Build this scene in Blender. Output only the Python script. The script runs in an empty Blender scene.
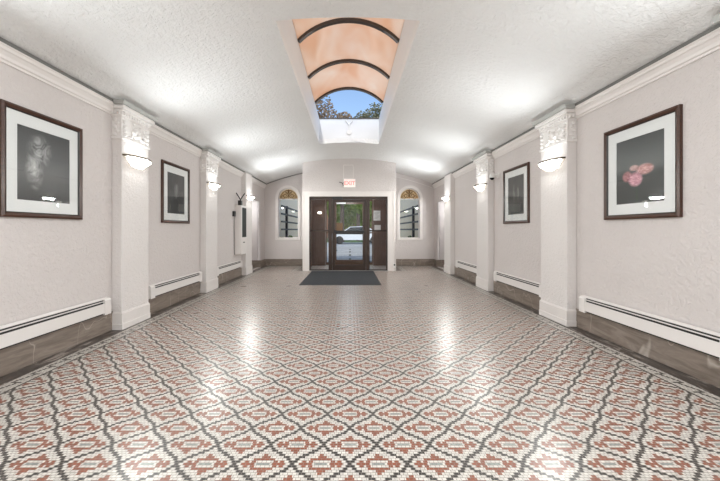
import bpy, bmesh, math, random
from mathutils import Vector, Matrix
random.seed(7)
PI = math.pi
S = bpy.context.scene
COL = S.collection

# ------------------------------------------------------------------ dimensions (metres)
CAM_H = 1.15
XL, XR, YB, YF = -2.735, 2.695, 10.4, -3.2
XC, HALF = -0.02, 2.715
SPR, SAG = 2.60, 0.53
RV = (HALF * HALF + SAG * SAG) / (2 * SAG)
def vault(x):
    return SPR + SAG - (RV - math.sqrt(RV * RV - min(abs(x - XC), HALF) ** 2))

# ------------------------------------------------------------------ node helpers
class NT:
    def __init__(self, name):
        self.m = bpy.data.materials.new(name); self.m.use_nodes = True
        self.t = self.m.node_tree; self.n = self.t.nodes; self.l = self.t.links
        self.n.clear()
        self.out = self.n.new('ShaderNodeOutputMaterial')
    def node(self, typ, **kw):
        n = self.n.new(typ)
        for k, v in kw.items(): setattr(n, k, v)
        return n
    def put(self, sock, v):
        if v is None: return
        if hasattr(v, 'is_linked') or isinstance(v, bpy.types.NodeSocket): self.l.new(v, sock)
        else:
            if isinstance(v, tuple) and len(v) == 3 and sock.type == 'RGBA': v = v + (1,)
            sock.default_value = v
    def math(self, op, a, b=None, c=None, clamp=False):
        n = self.node('ShaderNodeMath', operation=op, use_clamp=clamp)
        self.put(n.inputs[0], a); self.put(n.inputs[1], b); self.put(n.inputs[2], c)
        return n.outputs[0]
    def mix(self, f, a, b, mode='MIX'):
        n = self.node('ShaderNodeMix', data_type='RGBA', blend_type=mode)
        self.put(n.inputs[0], f); self.put(n.inputs[6], a); self.put(n.inputs[7], b)
        return n.outputs[2]
    def coord(self, which='Object'):
        return self.node('ShaderNodeTexCoord').outputs[which]
    def xyz(self, v):
        n = self.node('ShaderNodeSeparateXYZ'); self.put(n.inputs[0], v); return n.outputs
    def comb(self, x, y, z=0.0):
        n = self.node('ShaderNodeCombineXYZ')
        self.put(n.inputs[0], x); self.put(n.inputs[1], y); self.put(n.inputs[2], z); return n.outputs[0]
    def mapping(self, v, scale=(1, 1, 1), loc=(0, 0, 0), rot=(0, 0, 0)):
        n = self.node('ShaderNodeMapping'); self.put(n.inputs[0], v)
        n.inputs['Scale'].default_value = scale; n.inputs['Location'].default_value = loc
        n.inputs['Rotation'].default_value = rot; return n.outputs[0]
    def noise(self, v, scale, detail=3.0, rough=.55, dist=0.0):
        n = self.node('ShaderNodeTexNoise'); self.put(n.inputs['Vector'], v)
        n.inputs['Scale'].default_value = scale; n.inputs['Detail'].default_value = detail
        n.inputs['Roughness'].default_value = rough; n.inputs['Distortion'].default_value = dist
        return n.outputs
    def ramp(self, f, stops, interp='LINEAR'):
        n = self.node('ShaderNodeValToRGB'); r = n.color_ramp; r.interpolation = interp
        while len(r.elements) < len(stops): r.elements.new(0.5)
        while len(r.elements) > len(stops): r.elements.remove(r.elements[-1])
        for e, (p, c) in zip(r.elements, stops):
            e.position = p
            e.color = (c, c, c, 1) if isinstance(c, (int, float)) else tuple(c) + (1,)
        self.put(n.inputs[0], f); return n.outputs[0]
    def bump(self, h, strength, dist):
        n = self.node('ShaderNodeBump'); n.inputs['Strength'].default_value = strength
        n.inputs['Distance'].default_value = dist; self.put(n.inputs['Height'], h); return n.outputs[0]
    def pbr(self, col, rough=.5, metal=0.0, normal=None, spec=None, emit=None, estr=0.0, trans=None, ior=None):
        n = self.node('ShaderNodeBsdfPrincipled')
        self.put(n.inputs['Base Color'], col); self.put(n.inputs['Roughness'], rough)
        self.put(n.inputs['Metallic'], metal); self.put(n.inputs['Normal'], normal)
        self.put(n.inputs['Specular IOR Level'], spec); self.put(n.inputs['Transmission Weight'], trans)
        self.put(n.inputs['IOR'], ior)
        if emit is not None:
            self.put(n.inputs['Emission Color'], emit); n.inputs['Emission Strength'].default_value = estr
        self.l.new(n.outputs[0], self.out.inputs[0]); return n

def simple(name, col, rough=.5, metal=0.0, var=.06, scale=30, bumps=0.0, bdist=.002, spec=None):
    t = NT(name); v = t.coord(); f = t.noise(v, scale)[0]
    c = t.mix(f, tuple(x * (1 - var) for x in col), tuple(min(1, x * (1 + var)) for x in col))
    t.pbr(c, rough, metal, t.bump(f, bumps, bdist) if bumps else None, spec); return t.m

MAT = {}
def make_materials():
    # stippled plaster walls
    for nm, col, sc, st in (('wall_plaster', (.625, .58, .562), 1.0, .55), ('column_plaster', (.72, .685, .665), 1.15, .4),
                            ('ceiling_plaster', (.79, .788, .775), .8, .8)):
        t = NT(nm); v = t.coord()
        a = t.noise(v, 26 * sc, 4, .6, .6)[0]; b = t.noise(v, 75 * sc, 2, .6)[0]; c = t.noise(v, 2.2, 2)[0]
        h = t.math('ADD', t.ramp(a, [(.40, 0), (.62, 1)]), t.math('MULTIPLY', b, .6))
        base = t.mix(c, tuple(x * .965 for x in col), tuple(x * 1.03 for x in col))
        t.pbr(base, .55, 0, t.bump(h, st, .0075), .35); MAT[nm] = t.m
    MAT['white_trim'] = simple('white_trim_paint', (.74, .70, .675), .4, var=.02, scale=8)
    MAT['ornament'] = simple('ornament_plaster', (.78, .755, .735), .5, var=.03, scale=25, bumps=.3, bdist=.003)
    MAT['grey_trim'] = simple('grey_trim_paint', (.43, .435, .415), .6, var=.05, scale=10)
    MAT['gap_shade'] = simple('dark_grey_strip', (.15, .148, .138), .6, var=.1, scale=14)  # dark tone for the shadow gap at the ceiling edge
    MAT['shaft_paint'] = simple('skylight_shaft_paint', (.74, .75, .75), .5, var=.02, scale=6, bumps=.2, bdist=.002)
    MAT['heater'] = simple('heater_enamel', (.74, .705, .68), .35, var=.02, scale=9)
    MAT['heater_shade'] = simple('heater_slot_shade', (.018, .016, .014), .6, var=.1)  # near-black that stands for shade inside the heater slots
    MAT['bronze'] = simple('bronze_frame', (.036, .020, .013), .35, var=.25, scale=14)
    MAT['bronze_light'] = simple('bronze_frame_outer', (.10, .048, .022), .4, var=.25, scale=14)
    MAT['black'] = simple('black_plastic', (.012, .012, .013), .35, var=.1)
    MAT['dark_glass'] = simple('dark_screen', (.012, .014, .015), .4, var=.02, spec=.15)
    MAT['white_plastic'] = simple('white_plastic', (.78, .77, .75), .35, var=.02)
    MAT['steel'] = simple('brushed_steel', (.5, .5, .49), .3, 1.0, var=.1, scale=50)
    MAT['mat_rubber'] = simple('entrance_mat', (.036, .037, .040), .9, var=.5, scale=160, bumps=.6, bdist=.004, spec=.15)
    MAT['mat_edge'] = simple('entrance_mat_edge', (.018, .018, .019), .7, var=.1)
    MAT['board'] = simple('mat_board', (.80, .80, .795), .8, var=.015, scale=20)
    MAT['paper'] = simple('paper', (.78, .77, .76), .8, var=.02)
    MAT['cardboard'] = simple('brown_notice', (.20, .10, .03), .7, var=.15)
    MAT['iron'] = simple('dark_iron', (.030, .024, .028), .5, var=.2)
    MAT['gilt'] = simple('gilt_iron', (.16, .085, .03), .45, .3, var=.25, scale=40)
    MAT['sconce_rim'] = simple('sconce_rim', (.085, .060, .035), .4, .3, var=.1)
    MAT['courtyard'] = simple('courtyard_render', (.92, .78, .58), .8, var=.08, scale=5, bumps=.3)
    MAT['bark'] = simple('bark', (.07, .05, .038), .9, var=.35, scale=12, bumps=.8, bdist=.03)
    MAT['car'] = simple('car_paint', (.78, .80, .82), .2, var=.02)
    MAT['car_glass'] = simple('car_glass', (.03, .04, .045), .08, var=.02)
    MAT['tyre'] = simple('tyre', (.02, .02, .02), .8, var=.1)
    MAT['brick'] = simple('house_brick', (.28, .13, .08), .85, var=.25, scale=14)
    MAT['roof'] = simple('house_roof', (.10, .09, .085), .85, var=.25, scale=8)
    MAT['lawn'] = simple('lawn', (.10, .17, .045), .95, var=.5, scale=18, bumps=.6, bdist=.04)
    MAT['road'] = simple('concrete_road', (.46, .46, .45), .9, var=.12, scale=14)
    for nm, a, b in (('leaf_green', (.09, .17, .03), (.30, .38, .10)), ('leaf_rust', (.26, .18, .12), (.46, .36, .26)),
                     ('leaf_olive', (.15, .16, .09), (.36, .34, .24)), ('leaf_dark', (.04, .09, .03), (.16, .22, .07))):
        t = NT(nm); v = t.coord(); f = t.noise(v, 3.1, 3)[0]
        c = t.ramp(f, [(.35, a), (.65, b)])
        d = t.node('ShaderNodeBsdfDiffuse'); t.put(d.inputs[0], c)
        r = t.node('ShaderNodeBsdfTranslucent'); t.put(r.inputs[0], c)
        m = t.node('ShaderNodeMixShader'); m.inputs[0].default_value = .35
        t.l.new(d.outputs[0], m.inputs[1]); t.l.new(r.outputs[0], m.inputs[2]); t.l.new(m.outputs[0], t.out.inputs[0]); MAT[nm] = t.m
    # brown wood frame
    t = NT('frame_wood'); v = t.coord()
    f = t.noise(t.mapping(v, (4, 40, 40)), 3, 5, .6, .8)[0]
    t.pbr(t.ramp(f, [(.3, (.030, .012, .007)), (.7, (.085, .034, .018))]), .28); MAT['frame_wood'] = t.m
    MAT['frame_lip'] = simple('frame_lip', (.012, .008, .006), .35, var=.1)
    # wood panelled vestibule
    t = NT('vestibule_panel'); v = t.coord(); o = t.xyz(v)
    f = t.noise(t.mapping(v, (14, 14, 1.2)), 3, 5, .6, .5)[0]
    c = t.ramp(f, [(.3, (.085, .045, .032)), (.7, (.16, .095, .072))])
    br = t.node('ShaderNodeTexBrick'); t.put(br.inputs['Vector'], t.comb(t.math('ADD', o[0], o[1]), o[2]))
    br.inputs['Scale'].default_value = 1; br.inputs['Brick Width'].default_value = .22; br.inputs['Row Height'].default_value = .075
    br.inputs['Mortar Size'].default_value = .005
    t.pbr(t.mix(br.outputs['Fac'], c, (.13, .09, .075)), .5); MAT['panel'] = t.m
    # taupe marble base
    t = NT('taupe_marble'); v = t.coord()
    f = t.noise(t.mapping(v, (1, 1, 7)), 2.2, 6, .62, 1.5)[0]
    w = t.noise(t.mapping(v, (.9, .9, .5)), 2.3, 2, .5, .6)[0]
    c = t.ramp(f, [(.3, (.150, .118, .095)), (.52, (.225, .182, .15)), (.75, (.30, .25, .21))])
    vein = t.ramp(t.math('ABSOLUTE', t.math('SUBTRACT', w, .5)), [(0, 1), (.006, 0)])
    t.pbr(t.mix(t.math('MULTIPLY', vein, .55), c, (.55, .49, .43)), .28); MAT['stone'] = t.m
    MAT['stone_foot'] = simple('dark_marble_foot', (.06, .048, .040), .3, var=.4, scale=9)
    # glass
    t = NT('clear_glass')
    tr = t.node('ShaderNodeBsdfTransparent'); tr.inputs[0].default_value = (.985, .99, .987, 1)
    gl = t.node('ShaderNodeBsdfGlossy'); gl.inputs['Roughness'].default_value = .01
    fr = t.node('ShaderNodeFresnel'); fr.inputs[0].default_value = 1.5
    ge = t.node('ShaderNodeNewGeometry'); fac = t.math('MULTIPLY', fr.outputs[0], t.math('SUBTRACT', 1.0, ge.outputs['Backfacing']))
    m = t.node('ShaderNodeMixShader'); t.l.new(fac, m.inputs[0]); t.l.new(tr.outputs[0], m.inputs[1]); t.l.new(gl.outputs[0], m.inputs[2])
    t.l.new(m.outputs[0], t.out.inputs[0]); MAT['glass'] = t.m
    # amber leaded glass of the arched windows
    t = NT('amber_glass'); v = t.coord(); f = t.noise(v, 9, 3)[0]
    c = t.ramp(f, [(.3, (.86, .64, .36)), (.7, (.97, .86, .66))])
    a = t.node('ShaderNodeBsdfTranslucent'); t.put(a.inputs[0], c)
    b = t.node('ShaderNodeBsdfTransparent'); t.put(b.inputs[0], c)
    m = t.node('ShaderNodeMixShader'); m.inputs[0].default_value = .45
    t.l.new(a.outputs[0], m.inputs[1]); t.l.new(b.outputs[0], m.inputs[2])
    d = t.node('ShaderNodeBsdfDiffuse'); t.put(d.inputs[0], c); m2 = t.node('ShaderNodeMixShader'); m2.inputs[0].default_value = .45
    t.l.new(m.outputs[0], m2.inputs[1]); t.l.new(d.outputs[0], m2.inputs[2]); t.l.new(m2.outputs[0], t.out.inputs[0]); MAT['amber'] = t.m
    # peach translucent skylight sheet
    t = NT('peach_sheet'); v = t.coord()
    f = t.noise(t.mapping(v, (1.6, .8, 1)), 1.6, 2, .5, .4)[0]
    c = t.ramp(f, [(.30, (.93, .64, .45)), (.70, (.99, .82, .67))])
    a = t.node('ShaderNodeBsdfTranslucent'); t.put(a.inputs[0], c)
    b = t.node('ShaderNodeBsdfTransparent'); b.inputs[0].default_value = (.97, .70, .50, 1)
    g = t.node('ShaderNodeBsdfGlossy'); g.inputs['Roughness'].default_value = .08
    m = t.node('ShaderNodeMixShader'); m.inputs[0].default_value = .06
    t.l.new(a.outputs[0], m.inputs[1]); t.l.new(b.outputs[0], m.inputs[2])
    m2 = t.node('ShaderNodeMixShader'); m2.inputs[0].default_value = .08
    t.l.new(m.outputs[0], m2.inputs[1]); t.l.new(g.outputs[0], m2.inputs[2]); t.l.new(m2.outputs[0], t.out.inputs[0]); MAT['peach'] = t.m
    MAT['rib'] = simple('skylight_rib', (.060, .048, .042), .4, var=.1)
    # lamps
    t = NT('sconce_glass'); tr = t.node('ShaderNodeBsdfTransparent'); tr.inputs[0].default_value = (1, .97, .92, 1)
    di = t.node('ShaderNodeBsdfDiffuse'); di.inputs[0].default_value = (.85, .83, .79, 1)
    tl = t.node('ShaderNodeBsdfTranslucent'); tl.inputs[0].default_value = (.9, .85, .77, 1)
    m = t.node('ShaderNodeMixShader'); m.inputs[0].default_value = .5; t.l.new(di.outputs[0], m.inputs[1]); t.l.new(tl.outputs[0], m.inputs[2])
    m2 = t.node('ShaderNodeMixShader'); m2.inputs[0].default_value = .78; t.l.new(m.outputs[0], m2.inputs[1]); t.l.new(tr.outputs[0], m2.inputs[2])
    t.l.new(m2.outputs[0], t.out.inputs[0]); MAT['lamp_glass'] = t.m
    t = NT('lamp_diffuser'); t.pbr((.85, .85, .8), .4, emit=(1, .93, .82), estr=4); MAT['lamp_on'] = t.m
    t = NT('exit_face'); t.pbr((.85, .72, .68), .4, emit=(1, .86, .82), estr=.30); MAT['exit_face'] = t.m
    t = NT('exit_red'); t.pbr((.75, .30, .27), .4, emit=(1, .38, .34), estr=.30); MAT['exit_red'] = t.m
    # grey pavers outside
    t = NT('pavers'); v = t.coord(); f = t.noise(v, 3, 4)[0]
    br = t.node('ShaderNodeTexBrick'); t.put(br.inputs['Vector'], v)
    br.inputs['Scale'].default_value = 1; br.inputs['Brick Width'].default_value = 1.5; br.inputs['Row Height'].default_value = 1.1
    br.inputs['Mortar Size'].default_value = .05
    c = t.ramp(f, [(.3, (.40, .41, .41)), (.7, (.62, .62, .60))])
    t.pbr(t.mix(br.outputs['Fac'], c, (.10, .11, .09)), .8); MAT['pavers'] = t.m
    t = NT('white_tile'); v = t.coord()
    br = t.node('ShaderNodeTexBrick'); t.put(br.inputs['Vector'], v); br.offset = 0
    br.inputs['Scale'].default_value = 1; br.inputs['Brick Width'].default_value = .1; br.inputs['Row Height'].default_value = .1
    br.inputs['Mortar Size'].default_value = .004
    t.pbr(t.mix(br.outputs['Fac'], (.66, .62, .58), (.3, .28, .26)), .3); MAT['white_tile'] = t.m
    make_floor_material(); make_art_materials()

def make_floor_material():
    t = NT('mosaic_floor'); v = t.coord(); o = t.xyz(v); x, y = o[0], o[1]
    W, R, D, G = (.50, .47, .425), (.205, .048, .018), (.012, .010, .009), (.22, .24, .22)
    PX, PY = .2835, .289
    def fold(c, per, n):
        f = t.math('FRACT', t.math('ADD', t.math('DIVIDE', c, per), .5))
        return t.math('MULTIPLY', t.math('ABSOLUTE', t.math('SUBTRACT', f, .5)), n)
    TW, RH = PX / 13, PY / 18
    ys = t.math('SUBTRACT', y, 1.74)
    row = t.math('ROUND', t.math('DIVIDE', ys, RH))
    par = t.math('SUBTRACT', t.math('FLOORED_MODULO', row, 2.), .5)
    a = t.math('DIVIDE', fold(t.math('ADD', x, t.math('MULTIPLY', par, TW * .24)), PX, 26.), 13.)
    j = t.math('ROUND', fold(t.math('MULTIPLY', row, RH), PY, 18.))
    rows = ['G3 W4 R10 W12 D13', 'W4 R6 W7 R9 W11 D13', 'R5 W10 D12 W13', 'R2 W8 D11 W13', 'R1 W6 D9 W13',
            'W4 D7 W12 R13', 'W2 D5 W11 R13', 'W1 D3 W8 R13', 'D2 W4 R6 W7 R9 W13', 'D1 W3 R9 W10 G13']
    CC = {'G': G, 'W': W, 'R': R, 'D': D}; col = None
    for k, r in enumerate(rows):
        st = []; p = 0
        for q in r.split(): st.append((p / 13., CC[q[0]])); p = int(q[1:])
        rc = t.ramp(a, st, 'CONSTANT')
        col = rc if col is None else t.mix(t.math('GREATER_THAN', j, k - .5), col, rc)
    # distance from the walls -> border bands
    e1 = t.math('SUBTRACT', HALF + .02, t.math('ABSOLUTE', t.math('ADD', x, .02)))
    e2 = t.math('SUBTRACT', YB, y)
    e3 = t.math('ADD', t.math('SUBTRACT', t.math('ABSOLUTE', t.math('ADD', x, .02)), 1.30), t.math('MULTIPLY', t.math('LESS_THAN', y, 9.05), 10.))
    e = t.math('MINIMUM', t.math('MINIMUM', e1, e2), e3)
    s = t.math('FRACT', t.math('DIVIDE', y, .1445))
    tt = t.math('DIVIDE', t.math('SUBTRACT', e, .18), .125)
    stair = t.math('ADD', t.math('MULTIPLY', t.math('DIVIDE', t.math('FLOOR', t.math('MULTIPLY', s, 4.5)), 4.5), .42), .28)
    l1 = t.math('LESS_THAN', t.math('ABSOLUTE', t.math('SUBTRACT', tt, stair)), .075)
    l2 = t.math('MULTIPLY', t.math('GREATER_THAN', s, .88), t.math('LESS_THAN', t.math('ABSOLUTE', t.math('SUBTRACT', tt, .5)), .32))
    band = t.mix(t.math('MAXIMUM', l1, l2), W, D)
    col = t.mix(t.math('LESS_THAN', e, .322), col, D)
    col = t.mix(t.math('LESS_THAN', e, .305), col, band)
    # brick grout of the small tiles
    br = t.node('ShaderNodeTexBrick'); t.put(br.inputs['Vector'], t.comb(t.math('ADD', x, TW / 2), t.math('ADD', ys, RH / 2 + 200 * RH)))
    br.inputs['Scale'].default_value = 1; br.inputs['Brick Width'].default_value = PX / 13; br.inputs['Row Height'].default_value = PY / 18
    br.inputs['Mortar Size'].default_value = .0013
    br.inputs['Color1'].default_value = (.76, .76, .76, 1); br.inputs['Color2'].default_value = (1, 1, 1, 1)
    wear = t.noise(v, 1.3, 3)[0]
    col = t.mix(1.0, col, br.outputs['Color'], 'MULTIPLY')
    col = t.mix(br.outputs['Fac'], col, (.15, .13, .115))
    col = t.mix(t.math('MULTIPLY', wear, .08), col, (.5, .45, .40))
    f = t.noise(t.mapping(v, (3, 1, 1)), 3.5, 5, .65, 1.4)[0]
    marble = t.ramp(f, [(.40, (.040, .032, .027)), (.54, (.075, .06, .05)), (.62, (.28, .24, .21))])
    col = t.mix(t.math('LESS_THAN', e, .18), col, marble)
    rough = t.math('ADD', t.math('MULTIPLY', t.noise(v, 2.2, 3)[0], .14), .23)
    t.pbr(col, rough, 0, t.bump(br.outputs['Fac'], -.15, .001), .36)
    MAT['floor'] = t.m

def make_art_materials():
    def ell(t, o, cx, cz, rx, rz, soft=.5):
        dx = t.math('DIVIDE', t.math('SUBTRACT', o[0], cx), rx); dz = t.math('DIVIDE', t.math('SUBTRACT', o[2], cz), rz)
        d = t.math('SQRT', t.math('ADD', t.math('MULTIPLY', dx, dx), t.math('MULTIPLY', dz, dz)))
        return t.ramp(d, [(max(0, 1 - soft), 1), (1, 0)])
    # 1: pale smoke plume
    t = NT('art_plume'); v = t.coord(); o = t.xyz(v)
    g = t.ramp(t.math('ADD', t.math('MULTIPLY', o[2], 1.5), .5), [(0, (.05, .05, .05)), (.40, (.15, .15, .15)), (.62, (.09, .09, .09)), (1, (.045, .045, .046))])
    w = t.ramp(t.noise(v, 7, 5, .6, 2.0)[0], [(.38, 0), (.66, 1)])
    k = t.math('MAXIMUM', ell(t, o, -.05, .13, .13, .16, .9), ell(t, o, -.10, -.04, .09, .2, .9))
    t.pbr(t.mix(t.math('MULTIPLY', t.math('MULTIPLY', w, k), .9), g, (.75, .74, .73)), .6); MAT['art_plume'] = t.m
    # 2: pink flower heads
    t = NT('art_flower'); v = t.coord(); o = t.xyz(v)
    c = t.ramp(t.math('ADD', t.math('MULTIPLY', o[2], 1.5), .5), [(0, (.045, .048, .047)), (.45, (.07, .073, .071)), (.55, (.12, .126, .122)), (1, (.05, .054, .052))])
    n = t.noise(t.mapping(v, (1, 1, 2.5)), 22, 3, .5, .8)[0]
    st = t.math('MULTIPLY', ell(t, o, -.02, -.22, .008, .14, .3), .6)
    c = t.mix(st, c, (.05, .085, .04))
    for cx, cz, rx, rz, a_, b_ in ((-.125, -.048, .062, .058, (.26, .10, .11), (.50, .24, .25)), (.062, -.004, .100, .056, (.42, .19, .18), (.72, .45, .43)),
                                   (-.05, .024, .056, .032, (.40, .22, .21), (.66, .46, .44)), (-.036, -.085, .085, .075, (.50, .22, .27), (.78, .46, .52))):
        c = t.mix(ell(t, o, cx, cz, rx, rz, .35), c, t.ramp(n, [(.35, a_), (.65, b_)]))
    t.pbr(c, .6); MAT['art_flower'] = t.m
    # 3: soft portrait
    t = NT('art_portrait'); v = t.coord(); o = t.xyz(v)
    c = t.ramp(t.noise(v, 4, 2)[0], [(.3, (.018, .018, .018)), (.7, (.055, .055, .055))])
    n = t.ramp(t.noise(v, 9, 3, .6, .8)[0], [(.3, .05), (.7, .23)])
    c = t.mix(ell(t, o, .0, -.2, .22, .17, .4), c, (.030, .030, .031))
    c = t.mix(ell(t, o, .0, .0, .045, .10, .5), c, (.10, .10, .10))
    c = t.mix(ell(t, o, .0, .075, .075, .105, .45), c, n)
    t.pbr(c, .6); MAT['art_portrait'] = t.m
    # 4: two dim upright figures of light
    t = NT('art_dim'); v = t.coord(); o = t.xyz(v)
    c = t.ramp(t.noise(v, 3, 3)[0], [(.3, (.035, .035, .033)), (.7, (.085, .083, .078))])
    n = t.ramp(t.noise(t.mapping(v, (2.5, 1, 1)), 8, 4, .6, 1.2)[0], [(.4, 0), (.7, .6)])
    k = t.math('MAXIMUM', ell(t, o, -.06, .05, .05, .15, .8), ell(t, o, .07, .04, .045, .13, .8))
    t.pbr(t.mix(t.math('MULTIPLY', n, k), c, (.5, .48, .44)), .6); MAT['art_dim'] = t.m
make_materials()

# ------------------------------------------------------------------ mesh helpers
class MB:
    def __init__(self): self.b = bmesh.new()
    def box(self, x0, x1, y0, y1, z0, z1, bev=0.0):
        vs = [self.b.verts.new((x, y, z)) for x in (x0, x1) for y in (y0, y1) for z in (z0, z1)]
        fs = [self.b.faces.new([vs[i] for i in q]) for q in ((0, 1, 3, 2), (4, 6, 7, 5), (0, 4, 5, 1), (2, 3, 7, 6), (0, 2, 6, 4), (1, 5, 7, 3))]
        if bev:
            es = list({e for f in fs for e in f.edges})
            bmesh.ops.bevel(self.b, geom=es, offset=bev, segments=2, affect='EDGES', profile=.5)
        return self
    def prism(self, pts, axis, a, c):
        """polygon pts (2-D) extruded along axis ('x': pts=(y,z); 'y': pts=(x,z); 'z': pts=(x,y)) from a to c"""
        def P(p, h):
            return {'x': (h, p[0], p[1]), 'y': (p[0], h, p[1]), 'z': (p[0], p[1], h)}[axis]
        lo = [self.b.verts.new(P(p, a)) for p in pts]; hi = [self.b.verts.new(P(p, c)) for p in pts]
        n = len(pts); self.b.faces.new(lo[::-1]); self.b.faces.new(hi)
        for i in range(n): self.b.faces.new([lo[i], lo[(i + 1) % n], hi[(i + 1) % n], hi[i]])
        return self
    def tube(self, pts, r, seg=8):
        rings = []; pts = [Vector(p) for p in pts]
        for i, p in enumerate(pts):
            d = (pts[min(i + 1, len(pts) - 1)] - pts[max(i - 1, 0)]).normalized()
            u = d.orthogonal().normalized() if abs(d.z) > .95 else Vector((0, 0, 1)).cross(d).normalized()
            w = d.cross(u); rr = r[i] if isinstance(r, (list, tuple)) else r
            rings.append([self.b.verts.new(p + (u * math.cos(2 * PI * k / seg) + w * math.sin(2 * PI * k / seg)) * rr) for k in range(seg)])
        for a, c in zip(rings, rings[1:]):
            for k in range(seg): self.b.faces.new([a[k], a[(k + 1) % seg], c[(k + 1) % seg], c[k]])
        self.b.faces.new(rings[0][::-1]); self.b.faces.new(rings[-1]); return self
    def lathe(self, prof, seg=24, c=(0, 0, 0), sx=1, sy=1, a0=0, a1=2 * PI):
        full = abs(a1 - a0 - 2 * PI) < 1e-6; n = seg if full else seg + 1; rings = []
        for k in range(n):
            a = a0 + (a1 - a0) * k / seg
            rings.append([self.b.verts.new((c[0] + r * math.cos(a) * sx, c[1] + r * math.sin(a) * sy, c[2] + z)) for r, z in prof])
        for k in range(seg):
            A, B = rings[k], rings[(k + 1) % n]
            for i in range(len(prof) - 1): self.b.faces.new([A[i], B[i], B[i + 1], A[i + 1]])
        return self
    def blob(self, c, r, sub=2):
        m = Matrix.Translation(c) @ Matrix.Diagonal((r[0], r[1], r[2], 1)); bmesh.ops.create_icosphere(self.b, subdivisions=sub, radius=1, matrix=m); return self
    def build(self, name, mat, parent=None, smooth=False):
        bmesh.ops.remove_doubles(self.b, verts=self.b.verts, dist=1e-6)
        bmesh.ops.recalc_face_normals(self.b, faces=self.b.faces)
        me = bpy.data.meshes.new(name); self.b.to_mesh(me); self.b.free()
        me.materials.append(MAT[mat])
        if smooth:
            for p in me.polygons: p.use_smooth = True
            try: me.set_sharp_from_angle(angle=math.radians(40))
            except Exception: pass
        return link(name, me, parent)
def link(name, me, parent=None):
    o = bpy.data.objects.new(name, me); COL.objects.link(o)
    if parent: o.parent = parent
    return o
def plate(name, outline, holes, thick, mat, parent=None, axis='y', at=0.0):
    """flat wall with holes: outline (u,z); axis 'y' -> u is x and it runs at..at+thick in y; axis 'x' -> u is y"""
    cu = bpy.data.curves.new('tmp', 'CURVE'); cu.dimensions = '2D'; cu.fill_mode = 'BOTH'; cu.extrude = thick / 2
    for ring in [outline] + holes:
        sp = cu.splines.new('POLY'); sp.points.add(len(ring) - 1); sp.use_cyclic_u = True
        for p, q in zip(sp.points, ring): p.co = (q[0], q[1], 0, 1)
    o = bpy.data.objects.new('tmp', cu); COL.objects.link(o)
    bpy.context.view_layer.update()
    me = bpy.data.meshes.new_from_object(o.evaluated_get(bpy.context.evaluated_depsgraph_get()))
    bpy.data.objects.remove(o); bpy.data.curves.remove(cu)
    for v in me.vertices:
        u, z, w = v.co
        v.co = (u, at + thick / 2 + w, z) if axis == 'y' else (at + thick / 2 + w, u, z)
    bm = bmesh.new(); bm.from_mesh(me); bmesh.ops.remove_doubles(bm, verts=bm.verts, dist=1e-5); bmesh.ops.recalc_face_normals(bm, faces=bm.faces); bm.to_mesh(me); bm.free()
    me.materials.clear(); me.materials.append(MAT[mat]); me.name = name
    return link(name, me, parent)
def text_mesh(name, body, size, mat, parent, loc, rot, extrude=.002):
    cu = bpy.data.curves.new('tmp', 'FONT'); cu.body = body; cu.size = size; cu.extrude = extrude; cu.align_x = 'CENTER'; cu.align_y = 'CENTER'; cu.offset = .004
    o = bpy.data.objects.new('tmp', cu); COL.objects.link(o); bpy.context.view_layer.update()
    me = bpy.data.meshes.new_from_object(o.evaluated_get(bpy.context.evaluated_depsgraph_get()))
    bpy.data.objects.remove(o); me.materials.clear(); me.materials.append(MAT[mat])
    o = link(name, me, parent); o.location = loc; o.rotation_euler = rot; return o
def thing(name, label, cat, loc=(0, 0, 0), rz=0, group=None):
    o = bpy.data.objects.new(name, None); COL.objects.link(o); o.location = loc; o.rotation_euler = (0, 0, rz)
    o.empty_display_size = .1; return tag(o, label, cat, group)
def tag(o, label, cat, group=None, kind=None):
    o['label'] = label; o['category'] = cat
    if group: o['group'] = group
    if kind: o['kind'] = kind
    return o
def struct(o): o['kind'] = 'structure'; return o
def sempty(name, loc=(0, 0, 0)):
    o = bpy.data.objects.new(name, None); COL.objects.link(o); o.location = loc; o['kind'] = 'structure'; return o
def copy_tree(o, parent=None):
    c = o.copy(); COL.objects.link(c)
    if parent: c.parent = parent
    for ch in list(o.children): copy_tree(ch, c)
    return c
def place(o, loc, rz, label): o.location = loc; o.rotation_euler = (0, 0, rz); o['label'] = label; return o
def arch(cx, hw, z0, ztop, n=16):
    zs = ztop - hw
    return [(cx - hw, z0), (cx + hw, z0)] + [(cx + hw * math.cos(PI * k / n), zs + hw * math.sin(PI * k / n)) for k in range(n + 1)]

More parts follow.
